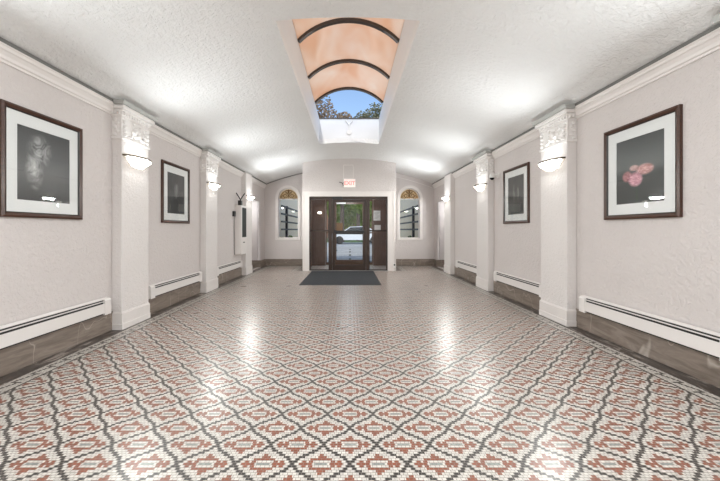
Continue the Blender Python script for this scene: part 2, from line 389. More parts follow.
# ------------------------------------------------------------------ room shell
struct(MB().box(XL, XR, YF, 9.05, -.1, 0).box(XL, -1.20, 9.05, YB, -.1, 0).box(1.16, XR, 9.05, YB, -.1, 0).build('floor', 'floor'))
struct(MB().box(-1.20, 1.16, 9.05, 10.7, -.1, 0).build('floor_vestibule', 'white_tile'))
HX0, HX1, HY0, HY1 = -.695, .655, 3.03, 7.39
def build_ceiling():
    b = MB(); n = 22
    xs = sorted(set([XL - .1 + (XR - XL + .2) * k / (2 * n) for k in range(2 * n + 1)] + [HX0, HX1]))
    xs = [x for x in xs if x in (HX0, HX1) or (abs(x - HX0) > .03 and abs(x - HX1) > .03)]
    ys = [YF - .1, 0, HY0, HY1, YB + .1]; T = .10
    ok = lambda i, j: not (HX0 - 1e-6 <= xs[i] < HX1 - 1e-6 and j == 2)
    def zz(x):
        d = abs(x - XC); return SPR + SAG - (RV - math.sqrt(RV * RV - d * d))
    lo = [[b.b.verts.new((x, y, zz(x))) for y in ys] for x in xs]
    hi = [[b.b.verts.new((x, y, zz(x) + T)) for y in ys] for x in xs]
    I, J = len(xs) - 1, len(ys) - 1
    for i in range(I):
        for j in range(J):
            if not ok(i, j): continue
            b.b.faces.new([lo[i][j], lo[i + 1][j], lo[i + 1][j + 1], lo[i][j + 1]])
            b.b.faces.new([hi[i][j], hi[i][j + 1], hi[i + 1][j + 1], hi[i + 1][j]])
            for di, dj, p, q in ((-1, 0, (i, j), (i, j + 1)), (1, 0, (i + 1, j), (i + 1, j + 1)), (0, -1, (i, j), (i + 1, j)), (0, 1, (i, j + 1), (i + 1, j + 1))):
                a, c = i + di, j + dj
                if not (0 <= a < I and 0 <= c < J) or not ok(a, c):
                    b.b.faces.new([lo[p[0]][p[1]], lo[q[0]][q[1]], hi[q[0]][q[1]], hi[p[0]][p[1]]])
    o = b.build('ceiling', 'ceiling_plaster', None, True); struct(o)
build_ceiling()
# side walls with a doorless side passage near the far end
PL, PR = (8.85, 9.93), (9.0, 10.1)
def side_wall(nm, x0, x1, yy, ztop):
    out = [(YF - .1, -.1), (YB + .1, -.1), (YB + .1, ztop), (YF - .1, ztop)]
    hole = [(yy[0], 0), (yy[1], 0), (yy[1], 2.0), (yy[0], 2.0)]
    struct(plate(nm, out, [hole], .1, 'wall_plaster', None, 'x', min(x0, x1)))
side_wall('wall_left', XL - .1, XL, PL, 2.61); side_wall('wall_right', XR, XR + .1, PR, 2.61)
def passage(nm, x_in, sgn, yy):
    xo = x_in + sgn * .1; xe = x_in + sgn * 1.0; a, c = min(xo, xe), max(xo, xe)
    m = MB().box(a, c, yy[0] - .08, yy[0], -.1, 2.08).box(a, c, yy[1], yy[1] + .08, -.1, 2.08).box(a, c, yy[0], yy[1], 2.0, 2.08)
    m.box(*(sorted((xe, xe + sgn * .08))), yy[0] - .08, yy[1] + .08, -.1, 2.08)
    struct(m.build(nm, 'wall_plaster'))
    struct(MB().box(min(x_in, xe), max(x_in, xe), yy[0], yy[1], -.1, -.0005).build('floor_passage', 'stone_foot'))
    struct(MB().box(min(x_in, xe), max(x_in, xe), yy[1] - .02, yy[1], 0, .215).build('baseboard_passage', 'stone'))
passage('wall_passage_left', XL, -1, PL); passage('wall_passage_right', XR, 1, PR)
# back wall, with two arched windows and the street door opening
WL, WR, WH, WZ0, WZ1 = -1.985, 1.915, .32, .87, 2.48
def arc_top(x0, x1, n=30, dz=0.0): return [(x1 + (x0 - x1) * k / n, vault(x1 + (x0 - x1) * k / n) + dz) for k in range(n + 1)]
OD0, OD1 = -.78, .74
struct(plate('wall_back', [(XL - .1, -.1), (XR + .1, -.1)] + arc_top(XL, XR, 40, .02),
             [arch(WL, WH, WZ0, WZ1), arch(WR, WH, WZ0, WZ1), [(OD0, 0), (OD1, 0), (OD1, 2.13), (OD0, 2.13)]], .22, 'wall_plaster', None, 'y', YB))
struct(plate('wall_front', [(XL - .1, -.1), (XR + .1, -.1)] + arc_top(XL, XR, 40, .02), [], .1, 'wall_plaster', None, 'y', YF - .1))
# vestibule projecting into the lobby
VX0, VX1, VY, D0, D1, DZ = -1.323, 1.281, 9.05, -1.135, 1.05, 2.075
struct(plate('wall_vestibule', [(VX0, 0), (D0, 0), (D0, DZ), (D1, DZ), (D1, 0), (VX1, 0)] + arc_top(VX0, VX1, 20, .01), [], .12, 'wall_plaster', None, 'y', VY))
struct(MB().prism([(VY + .12, 0), (YB, 0), (YB, vault(VX0) + .01), (VY + .12, vault(VX0) + .01)], 'x', VX0, VX0 + .1).build('wall_vestibule_left', 'wall_plaster'))
struct(MB().prism([(VY + .12, 0), (YB, 0), (YB, vault(VX1) + .01), (VY + .12, vault(VX1) + .01)], 'x', VX1 - .1, VX1).build('wall_vestibule_right', 'wall_plaster'))
struct(MB().box(VX0 + .1, VX0 + .12, VY + .12, YB, 0, 2.3).build('wall_lining_left', 'panel'))
struct(MB().box(VX1 - .12, VX1 - .1, VY + .12, YB, 0, 2.3).build('wall_lining_right', 'panel'))
struct(MB().box(VX0 + .12, OD0, YB - .02, YB, 0, 2.3).box(OD1, VX1 - .12, YB - .02, YB, 0, 2.3).box(OD0, OD1, YB - .02, YB, 2.13, 2.3).build('wall_lining_back', 'panel'))
struct(MB().box(VX0 + .1, VX1 - .1, VY + .12, YB, 2.3, 2.36).build('ceiling_vestibule', 'white_trim'))
# white casing round the vestibule opening
cw = MB(); cw.box(D0 - .165, D0, VY - .022, VY, 0, DZ + .125, .005); cw.box(D1, D1 + .165, VY - .022, VY, 0, DZ + .125, .005); cw.box(D0, D1, VY - .022, VY, DZ, DZ + .125, .005)
cw.box(D0 - .18, D0 - .15, VY - .03, VY, 0, DZ + .14, .004).box(D1 + .15, D1 + .18, VY - .03, VY, 0, DZ + .14, .004).box(D0 - .15, D1 + .15, VY - .03, VY, DZ + .115, DZ + .14, .004)
struct(cw.build('trim_5', 'white_trim'))

# stone baseboards
def base_run(nm, boxes):
    m = MB()
    for q in boxes: m.box(*q, .003)
    struct(m.build(nm, 'stone'))
base_run('baseboard_left', [(XL, XL + .014, YF, PL[0], 0, .215), (XL, XL + .014, PL[1], YB, 0, .215)])
base_run('baseboard_right', [(XR - .014, XR, YF, PR[0], 0, .215), (XR - .014, XR, PR[1], YB, 0, .215)])
base_run('baseboard_back', [(XL + .014, VX0 - .014, YB - .014, YB, 0, .215), (VX1 + .014, XR - .014, YB - .014, YB, 0, .215)])
base_run('baseboard_vestibule', [(VX0 - .014, VX0, VY + .02, YB - .014, 0, .215), (VX1, VX1 + .014, VY + .02, YB - .014, 0, .215)])
# crown mouldings: profile (distance from wall, z)
CP = [(0, 2.465), (.012, 2.465), (.016, 2.482), (.028, 2.49), (.034, 2.515), (.050, 2.540), (.062, 2.548), (.062, 2.572), (.07, 2.578), (.07, 2.588), (0, 2.588)]
struct(MB().prism([(XL + d, z) for d, z in CP], 'y', YF, YB).build('trim_1', 'white_trim'))
struct(MB().prism([(XR - d, z) for d, z in CP], 'y', YF, YB).build('trim_2', 'white_trim'))
struct(MB().box(XL, XL + .074, YF, YB, 2.588, 2.618).build('trim_3', 'gap_shade'))  # solid dark strip painted in for the shadow gap above the crown
struct(MB().box(XR - .074, XR, YF, YB, 2.588, 2.618).build('trim_4', 'gap_shade'))
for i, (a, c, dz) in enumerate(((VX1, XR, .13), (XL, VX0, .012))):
    pts = arc_top(a, c, 14, -dz); struct(MB().prism(pts + [(x, z - .016) for x, z in pts[::-1]], 'y', YB - .02, YB).build('trim_%d' % (6 + i), 'white_trim' if i == 0 else 'gap_shade'))

# ------------------------------------------------------------------ skylight
def skylight():
    root = sempty('window_3', (0, 0, 0))
    zt = 3.665; T = .06; m = MB()
    zs = lambda x: vault(x) + .099
    xs = [HX0 + (HX1 - HX0) * k / 8 for k in range(9)]
    for y0, y1 in ((HY0 - T, HY0), (HY1, HY1 + T)):
        m.prism([(x, zs(x)) for x in xs] + [(HX1, zt), (HX0, zt)], 'y', y0, y1)
    m.box(HX0 - T, HX0, HY0 - T, HY1 + T, zs(HX0) + .002, zt).box(HX1, HX1 + T, HY0 - T, HY1 + T, zs(HX1) + .002, zt)
    m.build('shaft', 'shaft_paint', root)
    hw = (HX1 - HX0) / 2 + .0; cx = (HX0 + HX1) / 2; rise = .285; R = (hw * hw + rise * rise) / (2 * rise); ang = math.asin(hw / R)
    def arcp(r, n=20, a=ang): return [(cx + r * math.sin(-a + 2 * a * k / n), zt + rise - R + r * math.cos(-a + 2 * a * k / n)) for k in range(n + 1)]
    ribs = [HY0, 4.32, 5.36, 6.40]
    for y in ribs:
        m = MB(); o_, i_ = arcp(R + .012), arcp(R - .035)
        m.prism(i_ + o_[::-1], 'y', y - .032, y + .032); m.build('rib', 'rib', root)
    for a, c in zip(ribs, ribs[1:]):
        m = MB(); m.prism(arcp(R) + arcp(R + .008)[::-1], 'y', a + .032, c - .032); m.build('panel', 'peach', root, True)
    # clear hipped end: fans from the last rib down to the end kerb
    m = MB(); A = arcp(R - .01); n = len(A)
    top = [m.b.verts.new((x, 6.432, z)) for x, z in A]; bot = [m.b.verts.new((HX0 + (HX1 - HX0) * k / (n - 1), HY1, zt + .004)) for k in range(n)]
    for k in range(n - 1): m.b.faces.new([top[k], top[k + 1], bot[k + 1], bot[k]])
    m.b.faces.new([top[0], bot[0], m.b.verts.new((HX0, 6.432, zt))]); m.b.faces.new([top[-1], m.b.verts.new((HX1, 6.432, zt)), bot[-1]])
    m.build('end_pane', 'glass', root, True)
    MB().box(HX0 - T, HX1 + T, HY1 - .012, HY1 + T, zt, zt + .022).build('end_sill', 'rib', root)
    MB().box(HX0 - T, HX0 - .005, HY0, HY1, zt, zt + .012).build('side_sill', 'rib', root)
    MB().box(HX1 + .005, HX1 + T, HY0, HY1, zt, zt + .012).build('side_sill', 'rib', root)
    # small white Y hanger on the end wall
    h = thing('wall_hanger', 'small white Y-shaped hanger on the end wall of the skylight well', 'hanger', (cx, HY1, 3.36))
    MB().tube([(-.075, -.012, .27), (0, -.014, .16)], .012).tube([(.075, -.012, .27), (0, -.014, .16)], .012).tube([(0, -.014, .17), (0, -.014, .02)], .014).build('bracket', 'white_plastic', h)
    MB().lathe([(0, -.004), (.05, -.004), (.055, .004), (.05, .012), (0, .012)], 20).build('plate', 'white_plastic', h)
    p = h.children[-1]; p.rotation_euler = (PI / 2, 0, 0); p.location = (0, -.012, 0)
skylight()

# ------------------------------------------------------------------ arched back windows
def back_window(nm, cx):
    root = sempty(nm, (cx, YB, 0))
    out = arch(0, WH + .085, WZ0 - .05, WZ1 + .085, 20); inn = arch(0, WH, WZ0, WZ1, 20)
    plate('casing', out, [inn], .022, 'white_trim', root, 'y', -.022)
    plate('sash_frame', arch(0, WH, WZ0, WZ1, 20), [arch(0, WH - .022, WZ0 + .03, WZ1 - .022, 20)], .04, 'white_trim', root, 'y', .10)
    zsp = WZ1 - WH - .02
    MB().box(-WH + .02, WH - .02, .10, .135, zsp - .012, zsp + .012).build('transom_bar', 'white_trim', root)
    MB().box(-WH + .022, WH - .022, .118, .122, WZ0 + .03, zsp - .012).build('pane', 'glass', root)
    r = WH - .022; pts = [(r * math.cos(PI * k / 20), WZ1 - WH + r * math.sin(PI * k / 20)) for k in range(21)]
    pts = [(r, zsp + .012)] + pts + [(-r, zsp + .012)]
    MB().prism(pts, 'y', .118, .122).build('fanlight_pane', 'amber', root)
    g = MB(); cz = WZ1 - WH
    def spiral(x, z, r0, turns, dirn, a0):
        return [(x + (r0 * (1 - .8 * k / 30)) * math.cos(a0 + dirn * turns * 2 * PI * k / 30), .10, z + (r0 * (1 - .8 * k / 30)) * math.sin(a0 + dirn * turns * 2 * PI * k / 30)) for k in range(31)]
    for sx in (-1, 1):
        g.tube(spiral(sx * .10, cz + .09, .095, 1.5, sx, PI / 2), .010, 6); g.tube(spiral(sx * .17, cz + .03, .07, 1.3, -sx, PI / 2), .008, 6)
        g.tube(spiral(sx * .06, cz + .21, .06, 1.3, -sx, -PI / 2), .008, 6)
    g.tube([(.26 * math.cos(PI * k / 20), .10, cz + .26 * math.sin(PI * k / 20)) for k in range(21)], .008, 6)
    g.tube([(0, .1, cz), (0, .1, cz + .29)], .009, 6)
    g.build('scroll_grille', 'gilt', root)
back_window('window_1', WL); back_window('window_2', WR)

# ------------------------------------------------------------------ inner storefront (door_1) and street door (door_2)
def rect_frame(m, x0, x1, z0, z1, y0, y1, w, wb=None, wt=None):
    wb = w if wb is None else wb; wt = w if wt is None else wt
    m.box(x0, x0 + w, y0, y1, z0, z1).box(x1 - w, x1, y0, y1, z0, z1).box(x0 + w, x1 - w, y0, y1, z0, z0 + wb).box(x0 + w, x1 - w, y0, y1, z1 - wt, z1)
    return m
def storefront():
    root = sempty('door_1', (0, VY + .04, 0)); a, c, p, q = D0, D1, -.55, .50
    m = MB(); m.box(a, a + .035, 0, .07, 0, DZ).box(c - .035, c, 0, .07, 0, DZ).box(a + .035, c - .035, 0, .07, DZ - .075, DZ)
    m.box(p - .05, p + .05, -.004, .074, 0, DZ - .075).box(q - .05, q + .05, -.004, .074, 0, DZ - .075)
    m.box(a + .035, p - .05, 0, .07, 0, .035).box(q + .05, c - .035, 0, .07, 0, .035)
    m.box(a + .035, p - .05, .01, .06, 1.10, 1.145).box(q + .05, c - .035, .01, .06, 1.10, 1.145)
    m.build('frame', 'bronze', root)
    for x0, x1 in ((a + .035, p - .05), (q + .05, c - .035)):
        MB().box(x0, x1, .032, .038, .035, 1.10).build('side_pane', 'glass', root); MB().box(x0, x1, .032, .038, 1.145, DZ - .075).build('side_pane', 'glass', root)
    m = MB(); rect_frame(m, p + .055, q - .055, .012, DZ - .08, .012, .058, .075, .15, .08); leaf = m.build('door_leaf', 'bronze', root)
    MB().box(p + .13, q - .13, .032, .038, .162, DZ - .16).build('pane', 'glass', leaf)
    MB().box(p + .10, q - .10, -.025, .0, 1.08, 1.125, .006).box(p + .11, p + .15, -.02, .012, 1.07, 1.135).box(q - .15, q - .11, -.02, .012, 1.07, 1.135).build('push_bar', 'black', leaf)
    MB().box(p + .06, p + .34, -.045, .0, DZ - .074, DZ - .012, .008).build('door_closer', 'black', root)
    MB().box(D0, D1, -.04, .08, 0, .012).build('threshold', 'steel', root)
storefront()
def street_door():
    root = sempty('door_2', (0, YB + .08, 0)); a, c, p, q = OD0, OD1, -.50, .47
    m = MB(); m.box(a, a + .03, 0, .07, 0, 2.13).box(c - .03, c, 0, .07, 0, 2.13).box(a + .03, c - .03, 0, .07, 2.07, 2.13)
    m.box(p - .05, p, 0, .07, 0, 2.07).box(q, q + .05, 0, .07, 0, 2.07); m.box(a + .03, p - .05, 0, .07, 0, .1).box(q + .05, c - .03, 0, .07, 0, .1)
    m.box(a + .03, p - .05, .01, .06, 1.03, 1.07).box(q + .05, c - .03, .01, .06, 1.03, 1.07)
    m.build('frame', 'bronze_light', root)
    for x0, x1 in ((a + .03, p - .05), (q + .05, c - .03)): MB().box(x0, x1, .032, .038, .1, 2.07).build('side_pane', 'glass', root)
    leaf = rect_frame(MB(), p + .004, q - .004, .01, 2.066, .012, .058, .06, .17, .09).build('door_leaf', 'bronze_light', root)
    MB().box(p + .064, q - .064, .032, .038, .18, 1.976).build('pane', 'glass', leaf)
    MB().box(p + .03, q - .03, -.03, .01, 1.0, 1.09, .006).build('panic_bar', 'black', leaf)
    MB().box(p + .06, p + .36, -.05, .012, 1.975, 2.05, .008).build('door_closer', 'white_plastic', leaf)
    MB().box(a, c, -.08, .1, 0, .014).build('threshold', 'steel', root)
street_door()

# ------------------------------------------------------------------ pilasters
def make_pilaster(w, ornate):
    root = thing('pilaster', '', 'pilaster', group='plaster pilasters along the side walls'); d = .115; h = w / 2
    MB().box(.001, d, -h, h, .19, 2.20 if ornate else 2.60, .006).build('shaft', 'column_plaster', root)
    m = MB(); m.box(  .001, d + .016, -h - .014, h + .014, 0, .07, .004)
    pr = [(d + .012, .07), (d + .012, .185), (d, .20), (.001, .20), (.001, .07)]
    m.box(  .001, d + .012, -h - .010, h + .010, .07, .19, .003); m.box(  .001, d + .006, -h - .005, h + .005, .19, .203, .003)
    m.build('base', 'white_trim', root)
    if not ornate:
        MB().box(  .001, d + .008, -h - .006, h + .006, 2.09, 2.115, .003).build('necking', 'white_trim', root); return root
    m = MB(); m.box(  .001, d, -h, h, 2.20, 2.46).box(  .001, d + .014, -h - .012, h + .012, 2.195, 2.222, .004); m.build('capital_block', 'ornament', root)
    # relief of the front panel and of the two returns
    o = MB()
    def leaf(cy, cz, ry, rz, rot=0, dep=.014):
        M = Matrix.Translation((d, cy, cz)) @ Matrix.Rotation(rot, 4, 'X') @ Matrix.Diagonal((dep, ry, rz, 1))
        bmesh.ops.create_icosphere(o.b, subdivisions=2, radius=1, matrix=M)
    for k in range(7):
        a = -1.25 + 2.5 * k / 6; leaf(.058 * math.sin(a), 2.285 + .068 * math.cos(a), .013, .048, -a, .036)
    leaf(0, 2.275, .032, .026, 0, .044)
    for s in (-1, 1):
        def sp(cy, cz, r0, tr, a0, rad):
            return [(d + .004, cy + s * r0 * (1 - .78 * k / 28) * math.cos(a0 + tr * 2 * PI * k / 28), cz + r0 * (1 - .78 * k / 28) * math.sin(a0 + tr * 2 * PI * k / 28)) for k in range(29)]
        o.tube(sp(.135 * w / .5, 2.36, .058, 1.5, PI, 0), [.017 - .008 * k / 28 for k in range(29)], 7)
        o.tube(sp(.17 * w / .5, 2.275, .042, 1.4, 0, 0), [.015 - .007 * k / 28 for k in range(29)], 7)
        o.tube([(d + .004, s * (.09 - .02 * math.sin(PI * k / 10)), 2.235 + .20 * k / 10) for k in range(11)], .009, 7)
        for k in range(4): leaf(s * (.205 * w / .5 + .01 * (k % 2)), 2.25 + .05 * k, .022, .024, s * .6, .032)
        leaf(s * .10 * w / .5, 2.255, .035, .018, s * -.5, .03); leaf(s * .07 * w / .5, 2.42, .03, .014, s * .5, .028)
        for k in range(5): o.blob((.035 + .03 * (k % 2), s * h, 2.245 + .043 * k), (.026, .014, .022), 2)
        o.tube([(d - .004, s * (h - .004), 2.225), (d - .004, s * (h - .004), 2.455)], .010, 7)
    o.build('ornament', 'ornament', root, True)
    c = MB(); c.box(  .001, d + .012, -h - .012, h + .012, 2.452, 2.47, .003)
    c.box(  .001, d + .028, -h - .026, h + .026, 2.505, 2.53, .006); c.box(  .001, d + .055, -h - .05, h + .05, 2.53, 2.575, .012)
    c.box(  .001, d + .01, -h - .01, h + .01, 2.47, 2.505)
    n = 11
    for k in range(n):
        y = -h + w * (k + .5) / n; c.box(d + .005, d + .032, y - .013, y + .013, 2.472, 2.507, .004)
    for s in (-1, 1):
        for k in range(3): c.box(.015 + .035 * k, .038 + .035 * k, s * (h + .018) - .013, s * (h + .018) + .013, 2.472, 2.507, .004)
    c.build('cornice', 'ornament', root)
    MB().prism([(.001, 2.575), (d + .066, 2.575), (d + .080, 2.615), (.001, 2.625)], 'y', -h - .075, h + .075).build('abacus', 'grey_trim', root)
    return root
def make_sconce():
    root = thing('wall_sconce', '', 'wall lamp', group='half-bowl wall sconces on the pilasters')
    prof = [(.97, 0), (1, -.006), (.985, -.016), (.90, -.038), (.74, -.058), (.60, -.068), (.58, -.076), (.55, -.092), (.40, -.108), (.2, -.114), (0.001, -.115)]
    inner = [(.95, 0), (.86, -.035), (.55, -.055), (.001, -.062)]
    m = MB().lathe(prof, 28, sx=.125, sy=.235, a0=-PI / 2, a1=PI / 2)
    m.build('bowl', 'lamp_glass', root, True)
    m = MB().lathe([(.955, .001), (.955, .010), (1.03, .010), (1.03, -.008), (.99, -.010)], 28, sx=.125, sy=.235, a0=-PI / 2, a1=PI / 2)
    m.build('rim', 'sconce_rim', root, True)
    MB().box(.001, .012, -.06, .06, -.10, .02, .004).build('backplate', 'white_plastic', root)
    for en, sx_, loc, ry in ((UP_W, .06, (.078, 0, -.018), -PI + math.radians(34)), (SCONCE_W, .045, (.020, 0, -.045), -math.radians(79))):
        li = bpy.data.lights.new('bulb', 'AREA'); li.shape = 'RECTANGLE'; li.size = sx_; li.size_y = .34; li.energy = en; li.color = (.92, .972, 1)
        b = bpy.data.objects.new('bulb', li); COL.objects.link(b); b.parent = root; b.location = loc; b.rotation_euler = (0, ry, 0)
    return root
SCONCE_W = 27; UP_W = 1.9; FLUSH_W = 46
PIL = {}
for side, w in (('L', .50), ('R', .54)):
    PIL[side] = (make_pilaster(w, True), make_pilaster(w, False))
SC = make_sconce()
LAB = [('L', 3.98, True, 'ornate white pilaster nearest on the left wall, between the first two pictures'),
       ('L', 6.175, True, 'ornate white pilaster on the left wall beyond the portrait picture'),
       ('L', 8.43, False, 'plain-topped white pilaster beside the white wall cabinet'),
       ('R', 4.13, True, 'ornate white pilaster nearest on the right wall, beside the pink flower picture'),
       ('R', 6.35, True, 'ornate white pilaster with the security camera at its side'),
       ('R', 8.62, False, 'plain-topped white pilaster farthest along the right wall'),
       ('L', 1.78, True, 'added ornate white pilaster out of view on the left, nearest the viewer'),  # from here on: pilasters added out of view to carry extra sconces
       ('R', 1.90, True, 'added ornate white pilaster out of view on the right, nearest the viewer'),
       ('L', -.42, True, 'added ornate white pilaster, unseen behind the viewer on the left wall'),
       ('R', -.32, True, 'added ornate white pilaster, unseen behind the viewer on the right wall')]
used = set(); first = True
FAR_LAMP = [q for q in SC.children if q.type == 'LIGHT' and q.data.energy == SCONCE_W][0].data.copy(); FAR_LAMP.energy = 50
for side, y, orn, lab in LAB:
    src = PIL[side][0 if orn else 1]
    o = src if (side, orn) not in used else copy_tree(src); used.add((side, orn))
    x, rz = (XL, 0) if side == 'L' else (XR, PI)
    place(o, (x, y, 0), rz, lab)
    s = SC if first else copy_tree(SC); first = False
    if not orn: [setattr(q, 'data', FAR_LAMP) for q in s.children if q.type == 'LIGHT' and q.data.energy == SCONCE_W]
    dx = .115 if side == 'L' else -.115
    place(s, (x + dx, y, 2.015), rz, 'lit white half-bowl sconce on the ' + lab)
    s['label'] = {('L', 3.98): 'lit half-bowl sconce on the nearest left pilaster, by the pale plume picture', ('L', 6.175): 'lit half-bowl sconce on the second left pilaster, beyond the portrait picture',
                  ('L', 8.43): 'lit half-bowl sconce just above and beyond the white wall cabinet', ('R', 4.13): 'lit half-bowl sconce on the nearest right pilaster, by the pink flower picture',
                  ('R', 6.35): 'lit half-bowl sconce on the right pilaster next to the security camera', ('R', 8.62): 'lit half-bowl sconce on the farthest right pilaster',
                  ('L', 1.78): 'added half-bowl sconce out of view at near left, lighting the foreground', ('R', 1.90): 'added half-bowl sconce out of view at near right, lighting the foreground',  # this row and the next: unseen sconces added to brighten the foreground
                  ('L', -.42): 'added half-bowl sconce, unseen behind the viewer on the left wall', ('R', -.32): 'added half-bowl sconce, unseen behind the viewer on the right wall'}[(side, y)]

# ------------------------------------------------------------------ baseboard heaters
def heater(side, y0, y1, cap0, cap1, label):
    x, rz = (XL, 0) if side == 'L' else (XR, PI)
    L = y1 - y0; root = thing('baseboard_heater', label, 'heater', (x, (y0 + y1) / 2, .225), rz, 'white baseboard heaters along the side walls')
    a, c = -L / 2, L / 2; d = .065; e0 = a + (.09 if cap0 else 0); e1 = c - (.09 if cap1 else 0)
    if rz: e0, e1 = -e1, -e0; cap0, cap1 = cap1, cap0
    e0 = a + (.09 if cap0 else 0); e1 = c - (.09 if cap1 else 0)
    m = MB(); m.box(.0145, .020, e0, e1, 0, .176); m.prism([(.020, .176), (.020, .168), (.054, .160), (.060, .161), (.060, .167)], 'y', e0, e1); m.build('hood', 'heater', root)
    MB().box(d - .006, d, e0, e1, .014, .120, .002).build('front_panel', 'heater', root)
    MB().box(.055, .061, e0, e1, .137, .147, .001).build('damper', 'heater', root)
    MB().box(.0205, .050, e0 + .002, e1 - .002, .0, .158).build('fin_core', 'heater_shade', root)  # black core colours in the shade of the slots and lower edge
    for on, p, q in ((cap0, a, e0), (cap1, e1, c)):
        if on:
            MB().prism([(.0145, -.006), (d + .004, -.006), (d + .004, .148), (d - .012, .168), (.0145, .176)], 'y', p, q).build('end_cap', 'heater', root)
heater('L', 1.55, 3.63, True, True, 'long white baseboard heater under the pale plume picture')
heater('L', 4.36, 5.87, True, True, 'white baseboard heater under the grey portrait picture')
heater('L', 6.52, 8.06, True, True, 'white baseboard heater on the left wall below the wall cabinet')
heater('R', 2.22, 3.73, True, True, 'long white baseboard heater under the pink flower picture')
heater('R', 4.43, 5.95, True, True, 'white baseboard heater under the right-hand picture of two dim upright shapes')
heater('R', 6.66, 8.08, True, True, 'white baseboard heater farthest along the right wall')

# ------------------------------------------------------------------ framed pictures
def picture(side, yc, art, label, wd=.78):
    x, rz = (XL, PI / 2) if side == 'L' else (XR, -PI / 2)
    root = thing('framed_picture', label, 'picture', (x, yc, 1.71), rz, 'framed pictures on the side walls')
    W_, H_, f = wd, .915, .037
    # local: x along the wall, y = -depth is towards the room (local -y), z up
    m = MB()
    def mitre(w0, h0, w1, h1, y0, y1, yi):
        o = [(-w0, -h0), (w0, -h0), (w0, h0), (-w0, h0)]; i = [(-w1, -h1), (w1, -h1), (w1, h1), (-w1, h1)]
        for k in range(4):
            A, B, C, Dd = o[k], o[(k + 1) % 4], i[(k + 1) % 4], i[k]
            vs = [m.b.verts.new((p[0], yy, p[1])) for p, yy in ((A, y1), (B, y1), (C, yi), (Dd, yi), (A, y0), (B, y0), (C, y0), (Dd, y0))]
            for q in ((0, 1, 2, 3), (4, 7, 6, 5), (0, 4, 5, 1), (3, 2, 6, 7)): m.b.faces.new([vs[j] for j in q])
    mitre(W_ / 2, H_ / 2, W_ / 2 - f * .45, H_ / 2 - f * .45, 0, -.026, -.034); mitre(W_ / 2 - f * .45, H_ / 2 - f * .45, W_ / 2 - f, H_ / 2 - f, 0, -.034, -.022)
    m.build('frame', 'frame_wood', root)
    m = MB(); mitre(W_ / 2 - f, H_ / 2 - f, W_ / 2 - f - .008, H_ / 2 - f - .008, -.005, -.025, -.018); m.build('inner_lip', 'frame_lip', root)
    m = MB(); aw, ah = .25, .31; w1, h1 = W_ / 2 - f, H_ / 2 - f
    for q in ((-w1, -aw, -h1, h1), (aw, w1, -h1, h1), (-aw, aw, ah, h1), (-aw, aw, -h1, -ah)): m.box(q[0], q[1], -.011, -.006, q[2], q[3])
    m.build('mat_board', 'board', root)
    MB().box(-aw, aw, -.0075, -.005, -ah, ah).build('print', art, root)
    MB().box(-w1, w1, -.0155, -.0135, -h1, h1).build('glass', 'glass', root)
picture('L', 2.91, 'art_plume', 'framed dark picture with a pale smoke plume, nearest on the left wall', .77)
picture('L', 5.10, 'art_portrait', 'framed grey portrait picture, second on the left wall', .80)
picture('R', 3.026, 'art_flower', 'framed dark picture of pink flower heads on the right wall', .79)
picture('R', 5.27, 'art_dim', 'framed dark picture of two dim upright shapes on the right wall', .80)

# ------------------------------------------------------------------ small wall things
c = thing('wall_cabinet', 'tall white wall cabinet with a narrow dark window beside the far left pilaster', 'cabinet', (XL, 7.905, .56))
MB().box(0, .155, -.215, .215, 0, 1.17, .006).build('body', 'white_trim', c)
dr = MB().box(.155, .163, -.20, .20, .36, 1.15, .002).build('door', 'heater', c)
MB().box(.163, .166, -.15, .15, .41, 1.12).build('window', 'dark_glass', dr)
MB().box(.155, .160, -.06, .06, .27, .295).build('slot', 'black', c)
a = thing('antenna_unit', 'small black unit with two raised V antennas on top of the white wall cabinet', 'router', (XL + .10, 7.80, 1.73))
MB().box(-.04, .04, -.05, .05, 0, .12, .006).build('case', 'black', a)
MB().tube([(0, -.03, .11), (.005, -.035, .16), (-.075, -.06, .30)], .013, 8).build('antenna', 'black', a)
MB().tube([(0, .03, .11), (.005, .035, .16), (.09, .06, .30)], .013, 8).build('antenna', 'black', a)
j = thing('junction_box', 'small black box on the left wall just before the white cabinet', 'wall box', (XL, 7.60, 1.46))
MB().box(0, .05, -.045, .045, 0, .125, .006).build('case', 'black', j)
MB().tube([(.02, .02, .005), (.012, .035, -.3), (.010, .045, -.75), (.012, .06, -.90)], .005, 6).build('cord', 'black', j)
s = thing('security_camera', 'white security camera with a black dome mounted beside the second right pilaster', 'camera', (XR, 5.90, 2.13))
MB().box(-.012, 0, -.05, .05, -.04, .045, .004).build('mount_plate', 'white_plastic', s)
MB().box(-.15, -.01, -.028, .028, -.01, .035, .008).build('arm', 'white_plastic', s)
MB().lathe([(0.001, 0), (.052, 0), (.056, -.01), (.05, -.03), (.035, -.032)], 20, (-.115, 0, -.008)).build('collar', 'white_plastic', s, True)
MB().lathe([(.04, -.028), (.036, -.05), (.022, -.066), (.001, -.072)], 20, (-.115, 0, -.008)).build('dome', 'dark_glass', s, True)
e = thing('exit_sign', 'lit exit sign with red lettering above the entrance doors', 'exit sign', (-.012, VY, 2.435))
MB().box(-.165, .165, -.055, 0, -.12, .125, .008).build('housing', 'white_plastic', e)
MB().box(-.150, .150, -.058, -.054, -.105, .11).build('face', 'exit_face', e)
text_mesh('lettering', 'EXIT', .15, 'exit_red', e, (0, -.0595, 0), (PI / 2, 0, 0))
MB().tube([(-.165, -.03, .02), (-.20, -.03, .0), (-.24, -.03, .03), (-.29, -.025, .035)], .010, 6).tube([(-.2, -.03, .0), (-.17, -.03, -.07)], .008, 6).build('lamp_arm', 'iron', e)
p = thing('access_panel', 'plain painted access panel on the wall above the exit sign', 'panel', (-.045, VY, 2.765))
